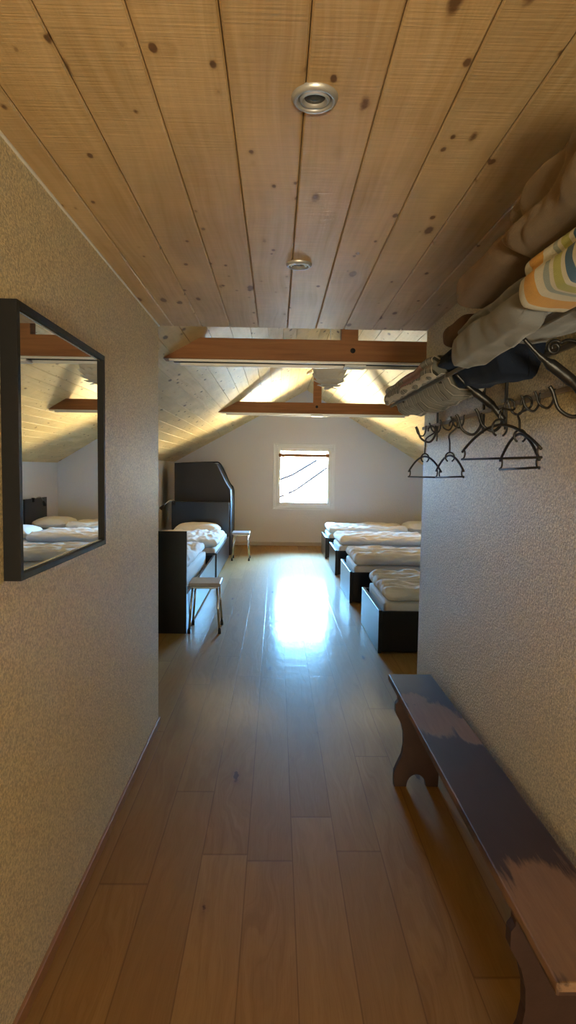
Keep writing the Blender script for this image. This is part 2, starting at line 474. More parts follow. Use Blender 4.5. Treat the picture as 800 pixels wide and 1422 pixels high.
struct('trim_1', T([(CL + .002, BACK, CH - .002), (CL + .002, CE - .002, CH - .002)], .005, 8), M['white'])
# boarded ceilings: every board has its own chamfered edges; a dark layer closes the joints behind them
def boards(u0, u1, width, off, v0, v1, place, name, mat, th=.018, ch=.0035):
    bm = nb(); uvs = {}
    k = math.floor((u0 - off) / width)
    gap = .0022
    while off + k * width < u1:
        a = max(u0, off + k * width); b = min(u1, off + (k + 1) * width); k += 1
        if b - a < .01: continue
        a += gap / 2; b -= gap / 2
        prof = [(a, th), (a, ch), (a + ch, 0), (b - ch, 0), (b, ch), (b, th)]
        A = []; C = []
        for (u, w) in prof:
            for lst, v in ((A, v0), (C, v1)):
                vt = bm.verts.new(place(u, v, w)); lst.append(vt)
                uvs[vt] = (min(max(u, a + .001), b - .001), v)
        n = len(prof)
        bm.faces.new(A); bm.faces.new(C[::-1])
        for i in range(n): bm.faces.new((A[i], C[i], C[(i + 1) % n], A[(i + 1) % n]))
    bmesh.ops.recalc_face_normals(bm, faces=bm.faces)
    L = bm.loops.layers.uv.new('metres')
    for f in bm.faces:
        for l in f.loops: l[L].uv = uvs[l.vert]
    return struct(name, bm, mat)

boards(CL - .02, CR + .02, .16, .05, BACK, CE + .004, lambda u, v, w: (u, v, CH + w), 'ceiling', M['pine'])
struct('ceiling_backing', B(CL - .02, CR + .02, BACK, CE, CH + .0185, CH + .06), M['void'])
nL = Vector((-SL, 0, 1)).normalized(); nR = Vector((SR, 0, 1)).normalized()
lenL = math.hypot(RX - BL_, RZ - ZL) + .04; lenR = math.hypot(BR_ - RX, RZ - ZR) + .04
dL = Vector((-1, 0, -SL)).normalized(); dR = Vector((1, 0, -SR)).normalized()
RID = Vector((RX, 0, RZ))
boards(.0, lenL, .15, 0, CE - .02, FW + .02, lambda u, v, w: RID + dL * u + nL * w + Vector((0, v, 0)), 'ceiling_slope_left', M['pine_slope'], ch=.0016)
boards(.0, lenR, .15, 0, CE - .02, FW + .02, lambda u, v, w: RID + dR * u + nR * w + Vector((0, v, 0)), 'ceiling_slope_right', M['pine_slope'], ch=.0016)
bm = nb()
for d, n, ln in ((dL, nL, lenL), (dR, nR, lenR)):
    A = [RID - d * .2 + n * .0185, RID + d * (ln + .6) + n * .0185, RID + d * (ln + .6) + n * .2, RID - d * .2 + n * .2]
    prism(bm, [(p.x, p.z) for p in A], 'y', CE - .12, FW + .6)
struct('ceiling_roof', bm, M['void'])
# closes the attic above the corridor and the wall heads
struct('ceiling_attic', B(-2.4, 3.4, BACK - .2, CE - .13, 2.355, 2.5), M['void'])

# ------------------------------------------------------------------ window
win = thing('window_1', 'white casement window in the gable wall', 'window', (0, 0, 0)); del win['label']; del win['category']; win['kind'] = 'structure'
def frame(bm, x0, x1, z0, z1, w, y0, y1, bev=.006):
    box(bm, x0, x0 + w, y0, y1, z0, z1, bev); box(bm, x1 - w, x1, y0, y1, z0, z1, bev)
    box(bm, x0 + w, x1 - w, y0, y1, z0, z0 + w, bev); box(bm, x0 + w, x1 - w, y0, y1, z1 - w, z1, bev)
    return bm
obj('window_casing', frame(nb(), WX0 - .005, WX1 + .005, WZ0 - .005, WZ1 + .005, .03, FW - .012, FW + .10), M['pvc'], win)
obj('window_frame', frame(nb(), WX0 + .024, WX1 - .024, WZ0 + .024, WZ1 - .024, .055, FW + .012, FW + .09), M['pvc'], win)
sash = obj('window_sash', frame(nb(), WX0 + .066, WX1 - .066, WZ0 + .066, WZ1 - .066, .075, FW + .0, FW + .07, .01), M['pvc'], win)
obj('window_pane', B(WX0 + .13, WX1 - .13, FW + .03, FW + .042, WZ0 + .13, WZ1 - .13), M['glass'], win)
bm = nb(); box(bm, WX0 + .085, WX0 + .115, FW - .012, FW + .002, 1.22, 1.36, .004); tube(bm, [(WX0 + .1, FW - .01, 1.30), (WX0 + .1, FW - .05, 1.30), (WX0 + .1, FW - .05, 1.17)], .010)
obj('window_handle', bm, M['white'], sash, True)
bm = nb()
for z in (.84, 1.83): tube(bm, [(WX1 - .055, FW - .004, z), (WX1 - .055, FW - .004, z + .09)], .009)
obj('hinge', bm, M['white'], sash, True)
struct('window_sill', B(WX0 - .05, WX1 + .05, FW + .1, FW + .42, WZ0 - .03, WZ0 - .004, bev=.004), M['tile'])

# ------------------------------------------------------------------ outside
rd = thing('curtain_rod', 'brown wooden rod across the upper part of the window', 'curtain rod', (.53, FW - .032, 1.765))
obj('rod', T([(-.45, 0, 0), (.45, 0, 0)], .030, 12), M['beam'], rd, True)
for x in (-.45, .45):
    bm = nb(); bmesh.ops.create_uvsphere(bm, u_segments=14, v_segments=10, radius=.04); bmesh.ops.translate(bm, verts=bm.verts, vec=(x, 0, 0)); obj('finial', bm, M['beam'], rd, True)
    obj('bracket', B(x - .012 - math.copysign(.04, x), x + .012 - math.copysign(.04, x), .02, .0315, -.02, .02), M['white'], rd)
hs = thing('neighbour_house', 'pale house with sloping roof seen outside through the window', 'house', (3.5, 34, -6))
bm = nb(); prism(bm, [(-6, 0), (6, 0), (6, 8.2), (0, 10.4), (-6, 6.0)], 'y', 0, 8); obj('wall', bm, M['render'], hs)
bm = nb(); prism(bm, [(-6.6, 5.9), (.2, 10.4), (.2, 10.6), (-6.6, 6.1)], 'y', -.5, 8.5); obj('roof', bm, M['tile'], hs)
bm = nb(); tube(bm, [(-3.7, -.55, 6.75), (-2.6, -.55, 7.2), (-1.3, -.55, 8.0)], .065); obj('gutter', bm, M['gutter'], hs)
bm = nb(); tube(bm, [(-3.5, -.05, 5.85), (-2.4, -.05, 6.35), (-.7, -.05, 7.6)], .06); obj('verge', bm, M['gutter'], hs)
bm = nb(); tube(bm, [(-4.15, -.2, 6.2), (-4.15, -.2, 6.85)], .07); tube(bm, [(-5.1, -.2, 6.4), (-4.15, -.2, 6.4)], .08); obj('balcony_rail', bm, M['gutter'], hs)
obj('pane', B(-4.65, -4.5, -.03, .02, 5.4, 5.85), M['pane'], hs)

# ------------------------------------------------------------------ beams
def tie_beam(y, knot, post, label):
    t = thing('tie_beam', label, 'beam', (0, y, 0))
    z0, z1 = 2.257, 2.402
    xl = lambda z: BL_ + (z - ZL) / SL + .002
    xr = lambda z: BR_ - (z - ZR) / SR - .002
    bm = nb(); prism(bm, [(xl(z0), z0), (xr(z0), z0), (xr(z1), z1), (xl(z1), z1)], 'y', 0, .14)
    bmesh.ops.bevel(bm, geom=[e for e in bm.edges if abs(e.verts[0].co.y - e.verts[1].co.y) < 1e-4 and abs(e.verts[0].co.z - e.verts[1].co.z) < 1e-4], offset=.005, segments=2, affect='EDGES')
    obj('beam', bm, M['beam'], t)
    bm = nb(); x0, x1 = post
    prism(bm, [(x0, z1), (x1, z1), (x1, roofz(x1) - .003), ((x0 + x1) / 2, min(roofz((x0 + x1) / 2), RZ) - .005), (x0, roofz(x0) - .003)], 'y', .02, .12); obj('king_post', bm, M['beam'], t)
    bm = nb(); lathe(bm, [(0, .004), (.016, .004), (.018, 0), (.018, -.004), (0, -.004)], 20)
    bmesh.ops.rotate(bm, verts=bm.verts, cent=(0, 0, 0), matrix=Matrix.Rotation(PI / 2, 3, 'X')); bmesh.ops.translate(bm, verts=bm.verts, vec=(knot[0], -.001, knot[1]))
    obj('bolt_hole_plug', bm, M['dark'], t, True)
    return t
tie_beam(4.333, (.522, 2.33), (.444, .56), 'nearer orange-brown tie beam just past the hallway ceiling')
tie_beam(8.38, (.536, 2.347), (.49, .598), 'farther brown tie beam with a short post under the ridge')
def light_rail(y, d, label):
    t = thing('rail', label, 'rail', (0, y, 0))
    x0, x1 = -.76, 1.80
    obj('front_flange', B(x0, x1, 0, .016, 2.238, 2.256, bev=.003), M['alu'], t)
    obj('back_flange', B(x0 + .06, x1 - .04, d - .016, d, 2.226, 2.2565, bev=.003), M['alu'], t)
    obj('channel', B(x0 + .02, x1 - .02, .017, d - .017, 2.246, 2.256), M['dark'], t)
    obj('connector', B(.47, .62, .006, d + .006, 2.221, 2.2365, bev=.004), M['white'], t)
light_rail(4.338, .13, 'white double rail under the nearer tie beam')
light_rail(8.385, .11, 'white double rail under the farther tie beam')

# ------------------------------------------------------------------ paper lamp
lp = thing('paper_lamp', 'white scaly paper globe lamp hanging from the ridge between the tie beams', 'lamp', (.52, 6.2, 2.475))
bm = nb(); bmesh.ops.create_uvsphere(bm, u_segments=32, v_segments=20, radius=.145); obj('globe', bm, M['paper'], lp, True)
bm = nb()
for i in range(9):
    th = PI * (i + .5) / 9; nn = max(3, int(round(13 * math.sin(th))))
    for j in range(nn):
        ph = 2 * PI * (j + .5 * (i % 2)) / nn
        n = Vector((math.sin(th) * math.cos(ph), math.sin(th) * math.sin(ph), math.cos(th)))
        e1 = Vector((-math.sin(ph), math.cos(ph), 0)); e2 = n.cross(e1)
        c = bm.verts.new(n * .164); ring = []
        for k in range(8):
            a = 2 * PI * k / 8; q = n * (.158 + .022 * math.sin(a)) + (e1 * math.cos(a) + e2 * math.sin(a)) * .043
            ring.append(bm.verts.new(q))
        for k in range(8): bm.faces.new((c, ring[k], ring[(k + 1) % 8]))
o = obj('petal_scales', bm, M['paper'], lp); o.modifiers.new('thickness', 'SOLIDIFY').thickness = .0015
obj('cord', T([(0, 0, .14), (0, 0, .53)], .004), M['white'], lp)
bm = nb(); lathe(bm, [(0, .53), (.045, .53), (.045, .50), (.02, .48), (0, .48)], 20); obj('ceiling_cup', bm, M['white'], lp, True)

sd = thing('smoke_detector', 'small white round detector on the slope beyond the paper lamp', 'detector', (.47, 9.3, roofz(.47)))
sd.rotation_euler = (0, -math.atan(SL), 0)
bm = nb(); lathe(bm, [(0, -.001), (.05, -.001), (.05, -.025), (.042, -.036), (0, -.036)], 24); obj('housing', bm, M['white'], sd, True)
bm = nb(); lathe(bm, [(0, -.036), (.012, -.036), (.012, -.041), (0, -.042)], 12); obj('test_button', bm, M['seat'], sd, True)

# ------------------------------------------------------------------ downlights
def downlight(x, y, label):
    t = thing('downlight', label, 'downlight', (x, y, CH), 0, 'recessed hallway downlights')
    bm = nb(); lathe(bm, [(.034, .01), (.0345, -.004), (.036, -.008), (.039, -.0105), (.043, -.0105), (.047, -.0075), (.0495, -.003), (.05, .0), (.05, .002)], 48); obj('trim_ring', bm, M['nickel'], t, True)
    bm = nb(); lathe(bm, [(.0335, .001), (.033, -.006), (.030, -.0095), (.027, -.009), (.0235, -.0035), (.022, -.001)], 48)
    bmesh.ops.rotate(bm, verts=bm.verts, cent=(0, 0, 0), matrix=Matrix.Rotation(.05, 3, 'X')); g = obj('gimbal_ring', bm, M['nickel'], t, True)
    bm = nb(); lathe(bm, [(.0245, -.0012), (.019, -.0016), (.010, -.003), (.006, -.006), (0, -.0065)], 32); obj('bulb', bm, M['bulb'], g, True)
downlight(.071, 1.36, 'nearer recessed silver downlight in the boarded hallway ceiling')
downlight(.076, 2.427, 'farther recessed downlight, closer to the end of the hallway ceiling')

# ------------------------------------------------------------------ mirror
mr = thing('mirror', 'square wall mirror with a deep black frame on the left plaster wall', 'mirror', (CL + .0005, 1.885, 1.555))
y0, y1, z0, z1 = -.377, .377, -.342, .342; w = .017
bm = nb()
box(bm, 0, .043, y0, y0 + w, z0, z1, .001); box(bm, 0, .043, y1 - w, y1, z0, z1, .001)
box(bm, 0, .043, y0 + w, y1 - w, z0, z0 + w, .001); box(bm, 0, .043, y0 + w, y1 - w, z1 - w, z1, .001)
obj('frame', bm, M['blackframe'], mr)
obj('glass', B(.004, .031, y0 + w, y1 - w, z0 + w, z1 - w), M['mirror'], mr)
bm = nb(); q = .0045; e = w
box(bm, .0312, .034, y0 + e, y0 + e + q, z0 + e, z1 - e)
box(bm, .0312, .034, y0 + e, y1 - e, z0 + e, z0 + e + q); box(bm, .0312, .034, y0 + e, y1 - e, z1 - e - q, z1 - e)
obj('bevelled_lip', bm, M['lip'], mr)

# ------------------------------------------------------------------ bench
bn = thing('bench', 'long narrow dark painted bench with worn seat along the right plaster wall', 'bench', (.697, 2.12, 0))
bm = B(-.11, .11, -.95, .94, .43, .46, bev=.004)
obj('seat', bm, M['bench'], bn)
half = [(.047, 0), (.105, 0), (.107, .045), (.106, .07), (.092, .105), (.072, .15), (.064, .2), (.066, .255), (.078, .305), (.1, .345), (.107, .36), (.107, .4), (.096, .415), (.096, .43)]
arch = [(.047 * math.cos(a), .06 * math.sin(a)) for a in [PI * k / 12 for k in range(1, 12)]]
prof = [(x - .012, z) for x, z in half] + [(-x - .012, z) for x, z in half[::-1]] + [(x - .012, z) for x, z in arch[::-1]]
for y in (.70, -.72):
    bm = nb(); prism(bm, prof, 'y', y - .016, y + .016); obj('leg', bm, M['bench'], bn)
obj('stretcher', B(-.022, -.002, -.704, .684, .345, .429, bev=.003), M['bench'], bn)

# ------------------------------------------------------------------ stools
def stool(label, x, y, rz):
    t = thing('stool', label, 'stool', (x, y, 0), rz, 'metal stools beside the left beds')
    hx, hy = .145, .165
    bm = nb(); box(bm, -hx, hx, -hy, hy, .428, .46, .012, 4); obj('seat', bm, M['seat'], t, False)
    bm = nb(); box(bm, -hx + .02, hx - .02, -hy + .02, hy - .02, .408, .428, .003); obj('apron', bm, M['chrome'], t)
    for sx in (-1, 1):
        for sy in (-1, 1):
            a = Vector((sx * (hx - .035), sy * (hy - .03), .42)); b = Vector((sx * (hx - .008), sy * (hy - .006), .03))
            lg = obj('leg', T([a, b], .0105, 12), M['chrome'], t, True)
            bm = nb(); tube(bm, [b + (a - b) * .03, b, (b.x, b.y, 0)], [.0125, .013, .014], 12); obj('rubber_foot', bm, M['rubber'], lg, True)
    return t
st = stool('nearer metal-legged stool beside the tall dark headboard', -.638, 5.63, .02)
dup(st, (-.565, 10.03, 0), 0, 'farther pale-seated metal stool in front of the window wall')

# ------------------------------------------------------------------ beds
def bedframe(name_label, loc, rz, L=2.08, Wd=.99, head=.93, foot=.36):
    """foot end at local x=0, head at x=L, width along y"""
    t = thing('bed_frame', name_label, 'bed', loc, rz, None)
    h = Wd / 2
    obj('footboard', B(0, .03, -h, h, .004, foot, bev=.002), M['lam'], t)
    obj('headboard', B(L - .035, L, -h, h, .0, head, bev=.002), M['lam'], t)
    for s in (-1, 1): obj('side_rail', B(.031, L - .036, min(s * h, s * (h - .025)), max(s * h, s * (h - .025)), .02, foot - .006, bev=.002), M['lam'], t)
    bm = nb()
    for k in range(14): box(bm, .08 + k * .138, .15 + k * .138, -h + .026, h - .026, .17, .185)
    obj('slats', bm, M['skirt'], t)
    return t

def duvet_fn(dx, dy, dz, seed, amp, fold=None):
    def fn(P):
        q = Vector((P.x * 1., P.y * 1., seed * 7.3))
        up = max(0., (P.z / dz - .35) / .65)
        a = noise.noise(Vector((q.x * 3.5 + .6 * math.sin(q.y * 7 + seed), q.y * 11, q.z)))
        b = noise.noise(Vector((q.x * 9, q.y * 20 + 2 * a, q.z + 5)))
        c = noise.noise(Vector((q.x * 2.0, q.y * 2.6, q.z + 9)))
        rd = 1 - abs(noise.noise(Vector((q.x * 5 + q.y * 3, q.y * 15 - q.x * 2, q.z + 3)))) * 2
        P = P.copy()
        P.z += up * (amp * (.8 * a + .45 * b + .55 * rd) + .02 * c)
        sd = 1 - up
        n2 = noise.noise(Vector((q.x * 4, q.y * 4, P.z * 6 + seed)))
        ex = abs(P.x) / (dx / 2); ey = abs(P.y) / (dy / 2)
        if ey > .9: P.y += math.copysign(.018 * n2 + .008 * b, P.y)
        if ex > .95: P.x += math.copysign(.02 * n2 + .01 * b, P.x)
        # the edges sink a little round the mattress
        if ey > .82: P.z -= .018 * up * (ey - .82) / .18
        return P
    return fn

def pillow(dx, dy, dz, seed):
    def fn(P):
        u, v = P.x / (dx / 2), P.y / (dy / 2)
        k = (max(0, 1 - abs(u) ** 3.2) ** .5) * (max(0, 1 - abs(v) ** 3.2) ** .5)
        P = P.copy(); zc = dz * .38
        P.z = zc + (P.z - dz / 2) * (.16 + .84 * k) * (1.0 if P.z > dz / 2 else .75)
        P.z += .010 * noise.noise(Vector((P.x * 9, P.y * 9, seed))) * k
        if abs(u) > .8 and abs(v) > .8: P.z += .012
        P.x *= 1 - .05 * v * v; P.y *= 1 - .06 * u * u
        return P
    return soft_box(dx, dy, dz, dz * .48, .025, fn)

def bed(label_f, label_m, label_d, label_p, loc, rz, seed, Wd=.99, L=2.08, dshift=0, dlen=None, dwid=None, mshift=0):
    f = bedframe(label_f, loc, rz, L, Wd)
    R = Matrix.Rotation(rz, 4, 'Z'); base = Vector(loc)
    def put(o, lx, ly, z):
        o.location = base + R @ Vector((lx, ly, z)); o.rotation_euler = (0, 0, rz)
    m = obj('mattress', soft_box(L - .12, Wd - .06 - 2 * abs(mshift), .235, .035, .06), M['sheet'], None, True)
    tag(m, label_m, 'mattress'); put(m, L / 2 - .0, mshift, .187)
    dl = dlen or 1.33; dw = dwid or Wd - .02
    d = obj('duvet', soft_box(dl, dw, .10, .047, .016, duvet_fn(dl, dw, .10, seed, .027)), M['linen'], None, True)
    tag(d, label_d, 'duvet'); put(d, .065 + dl / 2, dshift, .428)
    if label_p:
        p = obj('pillow', pillow(.62, .74, .21, seed), M['linen'], None, True)
        tag(p, label_p, 'pillow'); put(p, L - .355, 0, .424)
    return f

RB = [('first', 'nearest the hallway', 4.906 + .5), ('second', 'second from the hallway', 6.787 + .495), ('third', 'third from the hallway', 8.60 + .49), ('fourth', 'below the window wall, farthest from the hallway', 10.215 + .485)]
LBL = [('dark bed frame by the right wall, nearest the hallway', 'cream mattress on the right-hand bed nearest the hallway', 'rumpled white duvet on the right-hand bed nearest the hallway', 'white pillow on the right-hand bed nearest the hallway'),
       ('dark bed frame by the right wall, second from the hallway', 'cream mattress on the second right-hand bed from the hallway', 'rumpled white duvet on the second right-hand bed from the hallway', 'white pillow on the second right-hand bed from the hallway'),
       ('dark bed frame by the right wall, third from the hallway', 'cream mattress on the third right-hand bed from the hallway', 'smooth white duvet on the third right-hand bed from the hallway', 'white pillow on the third right-hand bed from the hallway'),
       ('dark bed frame by the right wall, closest to the window wall', 'cream mattress on the right-hand bed closest to the window wall', 'white duvet on the right-hand bed closest to the window wall', 'plump white pillow on the right-hand bed closest to the window wall')]
for i, (n, w_, yc) in enumerate(RB):
    bed(*LBL[i], (.85 - .01 * (i % 2), yc, 0), 0, i + 1, Wd=1.0 - .01 * i, dshift=.01)
# left-hand beds lie along the room
bed('dark bed frame on the left with tall headboard towards the hallway', 'cream mattress on the left bed behind the near headboard', 'rumpled white duvet on the left bed behind the near headboard', None,
    (-1.275, 8.03, 0), -PI / 2, 11, Wd=.96, L=2.57, dlen=1.72, mshift=-.04, dshift=-.06, dwid=.82)
bed('dark bed frame on the left with headboard at the far end', 'cream mattress on the far left bed', 'white duvet on the far left bed below the pillow', 'white pillow against the far left headboard',
    (-1.262, 8.13, 0), PI / 2, 12, Wd=.96, L=2.13, dlen=1.36)

# clip-on reading lamps on two headboards
def reading_lamp(label, loc, rz, sgn=1):
    t = thing('reading_lamp', label, 'lamp', loc, rz)
    obj('clamp', B(-.03, .012, -.025, .025, -.06, .012, bev=.004), M['rubber'], t)
    pts = smooth_pts([(-.03, 0, -.02), (-.09, 0, .02), (-.12, .06 * sgn, .02), (-.13, .15 * sgn, -.06)], 6)
    obj('stem', T(pts, .006, 8), M['chrome'], t, True)
    bm = nb(); tube(bm, [(-.13, .14 * sgn, -.05), (-.131, .16 * sgn, -.075), (-.135, .2 * sgn, -.12)], [.012, .024, .03], 16); obj('lamp_shade', bm, M['rubber'], t, True)
reading_lamp('black clip-on reading lamp on the headboard closest to the window wall', (2.893, 10.55, .93), 0, 1)
reading_lamp('black clip-on lamp at the outer corner of the far left headboard', (-1.70, 10.225, .93), PI / 2, 1)

# tall covered case behind the far left headboard
cs = thing('tall_cabinet', 'tall charcoal cabinet with a sloped corner behind the far left headboard', 'cabinet', (0, 10.5, 0))
outl = [(-1.74, 0), (-1.74, 1.575), (-1.19, 1.60), (-1.02, 1.565), (-.86, 1.24), (-.785, 1.13), (-.775, .9), (-.770, 0)]
bm = nb(); prism(bm, outl, 'y', 0, .72)
bmesh.ops.bevel(bm, geom=[e for e in bm.edges if abs(e.verts[0].co.y - e.verts[1].co.y) < 1e-4], offset=.012, segments=3, affect='EDGES')
obj('body', bm, M['case'], cs)
bm = nb(); pts = [Vector((x, .735, z)) for x, z in outl[1:]]
tube(bm, smooth_pts(pts, 4), .013, 8); obj('edge_piping', bm, M['rubber'], cs, True)

# ------------------------------------------------------------------ coat rack on the right wall
BX, BZ = .645, 1.866     # front bar
def flat_scroll(bm, c, r0, turns, y, start=0, sgn=1, rad=.0045):
    pts = []
    for k in range(int(turns * 20) + 1):
        a = start + sgn * 2 * PI * k / 20; r = r0 * (1 - .72 * k / (turns * 20))
        pts.append((c[0] + r * math.cos(a), y, c[1] + r * math.sin(a)))
    tube(bm, pts, rad, 8)
def hook_bm(y, z, drop=.045, out=.055, r=.0038):
    x = CR - .012
    pts = [(x, y, z + .012), (x - .004, y, z - drop * .55), (x - out * .35, y, z - drop), (x - out * .8, y, z - drop * .75), (x - out, y, z - drop * .15), (x - out * 1.1, y, z + .004)]
    return T(smooth_pts(pts, 6), r, 8)
def coat_rack(label, y0, y1, plates, hooks, brace=True):
    t = thing('coat_rack', label, 'coat rack', (0, 0, 0))
    obj('front_bar', B(BX - .004, BX + .004, y0, y1, BZ - .010, BZ + .005, bev=.001), M['bar'], t)
    obj('rear_bar', B(CR - .018, CR - .008, y0, y1, BZ - .014, BZ + .002, bev=.001), M['bar'], t)
    obj('hook_rail', B(CR - .012, CR - .004, y0, y1, 1.732, 1.748, bev=.001), M['rail'], t)
    for y in plates:
        if not brace:
            bm = nb(); box(bm, CR - .010, CR - .001, y - .006, y + .006, 1.675, 1.86, .001); prism(bm, [(y - .006, 1.675), (y + .006, 1.675), (y, 1.655)], 'x', CR - .009, CR - .002)
            tube(bm, smooth_pts([(BX + .002, y, BZ - .012), (BX + .06, y, BZ - .006), (CR - .012, y, BZ - .012)], 5), .004, 8); obj('bracket', bm, M['iron'], t)
            obj('coat_hook', hook_bm(y, 1.725, .075, .095, .0055), M['iron'], t, True)
            continue
        b = obj('bracket', T(smooth_pts([(BX + .002, y, BZ - .014), (BX + .05, y, BZ - .06), (CR - .06, y, 1.745), (CR - .012, y, 1.69)], 6), [.006] * 6 + [.009] * 2 + [.016] * 5 + [.012] * 6, 10), M['iron'], t, True)
        bm = nb(); box(bm, CR - .010, CR - .001, y - .007, y + .007, 1.675, 1.86, .001); prism(bm, [(y - .007, 1.675), (y + .007, 1.675), (y, 1.655)], 'x', CR - .009, CR - .002); obj('wall_plate', bm, M['iron'], b)
        bm = nb(); flat_scroll(bm, (BX + .085, BZ - .036), .02, 1.5, y, PI * .2, 1); tube(bm, smooth_pts([(BX + .101, y, BZ - .024), (BX + .125, y, BZ - .016), (CR - .012, y, BZ - .03)], 5), .0045, 8); obj('scroll', bm, M['iron'], b, True)
        obj('coat_hook', hook_bm(y, 1.725, .075, .095, .0055), M['iron'], t, True)
    for y in hooks: obj('coat_hook', hook_bm(y, 1.738), M['iron'], t, True)
coat_rack('black wrought iron hat rack nearer the camera, with the towel and grey blanket on it', .82, 2.352, (2.236, 1.63, 1.02), (2.05, 1.93, 1.83, 1.42, 1.28, 1.15))
coat_rack('black wrought iron hat rack at the end of the hallway, under the plaid blanket', 2.368, 3.495, (3.19, 2.478), (3.40, 3.09, 2.88, 2.71), False)

# ------------------------------------------------------------------ blankets on the rack
def folded(name, label, cat, mat, x0, x1, z0, z1, y0, y1, layers=3, sag=0., drop=0., groove=.012, amp=.010, seed=1, endr=.05, tilt=0., crease=0.):
    """a folded cloth lying across the bars: layered edge towards the corridor, sagging between the bars"""
    nu, nv = 132, 64
    xc, zc = (x0 + x1) / 2, (z0 + z1) / 2; hx, hz = (x1 - x0) / 2, (z1 - z0) / 2
    yc = (y0 + y1) / 2; base = Vector((xc, y0, zc))
    bm = nb(); rings = []
    for j in range(nv + 1):
        t = j / nv; y = y0 + (y1 - y0) * t
        dd = min(y - y0, y1 - y) / endr
        k = 1. if dd >= 1 else max(.02, math.sqrt(max(0, 1 - (1 - dd) ** 2)))
        yy = y
        ring = []
        for i in range(nu):
            a = 2 * PI * i / nu; ca, sa = math.cos(a), math.sin(a); e = .42
            px = math.copysign(abs(ca) ** e, ca); pz = math.copysign(abs(sa) ** e, sa)
            kx = 1 - (1 - k) * .16; kz = .25 + .75 * k if layers > 1 else k
            kz = k ** .7
            x = xc + hx * px * kx; z = zc + hz * pz * kz
            q = Vector((x * 7, y * 5, z * 9 + seed * 11.7))
            n1 = noise.noise(q); n2 = noise.noise(Vector((x * 20, y * 14, z * 22 + seed * 5)))
            left = max(0., -px)
            # folds on the edge that faces the corridor
            if left > .55:
                zz = (z - z0) / (z1 - z0) * layers
                wv = zz + .16 * noise.noise(Vector((y * 5, seed, 0))) + .06 * n2
                g = abs(math.sin(PI * wv)) ** .55
                x += (1 - g) * groove * k * min(1, (left - .55) / .3) + (1 if int(wv) % 2 else 0) * groove * .5
                if crease:
                    cr = 1 - abs(noise.noise(Vector((y * 8 + z * 5, z * 7, seed * 3.)))) * 2.2
                    x += crease * max(0, cr) * .8
            # bottom: notch on the front bar, sag behind it, drop in front of it
            if pz < -.3 and k > .3:
                wgt = min(1., (-pz - .3) / .5)
                if sag and x > BX + .008:
                    s = min(1., (x - BX - .008) / .03) * min(1., max(0., (CR - .012 - x) / .03))
                    z -= sag * s * wgt * (.85 + .35 * n1)
                if drop and x < BX - .012:
                    s = min(1., (BX - .012 - x) / .02)
                    z -= drop * s * wgt * (.9 + .3 * n1)
            x += amp * (.8 * n1 + .4 * n2) * (1 if px < .5 else .0); z += amp * (.7 * noise.noise(q + Vector((31, 7, 0))) + .35 * n2) * (1 if (pz > 0 or sag or drop) else .3)
            x = min(x, CR - .004)
            ring.append(bm.verts.new(Vector((x, yy + amp * n1 * (1 if dd < 1 else .2), z + tilt * (t - .5))) - base))
        rings.append(ring)
    for A, C in zip(rings, rings[1:]):
        for i in range(nu): bm.faces.new((A[i], A[(i + 1) % nu], C[(i + 1) % nu], C[i]))
    bm.faces.new(rings[0][::-1]); bm.faces.new(rings[-1])
    o = obj(name, bm, mat, None, True, base)
    return tag(o, label, cat)
folded('plaid_blanket', 'dark tartan blanket with a red band folded at the far end of the rack', 'blanket', M['plaid'], .585, .828, 1.875, 1.955, 2.36, 3.44, 2, sag=.085, drop=.02, seed=1, amp=.013)
folded('navy_blanket', 'dark navy blanket sagging between the bars under the grey blanket', 'blanket', M['navy'], .60, .828, 1.875, 1.935, 1.88, 2.35, 2, sag=.085, drop=.0, seed=2, amp=.010)
folded('grey_blanket', 'light grey fleece blanket hanging over the front bar above the hangers', 'blanket', M['grey'], .545, .825, 1.885, 1.965, 1.41, 2.0, 2, sag=.0, drop=.065, seed=3, amp=.022, groove=.03, crease=0)
folded('walnut_blanket', 'brown blanket stacked behind the grey one, farther along the rack', 'blanket', M['brown2'], .60, .825, 1.945, 2.03, 2.02, 2.30, 1, seed=4, amp=.012, endr=.08)
folded('taupe_blanket', 'smooth taupe blanket lying on top of the grey blanket', 'blanket', M['taupe'], .515, .825, 1.97, 2.075, 1.43, 1.86, 1, seed=5, amp=.010, endr=.09)
folded('striped_towel', 'yellow, white, green and blue striped towel on the near bars', 'towel', M['towel'], .512, .828, 1.875, 1.955, .87, 1.36, 2, sag=.06, drop=.04, seed=6, amp=.008, groove=.02)
folded('brown_blanket', 'crumpled brown fleece blanket piled on the striped towel', 'blanket', M['brown'], .475, .825, 1.962, 2.11, .84, 1.40, 2, seed=7, amp=.016, groove=.026, endr=.045, crease=.03)

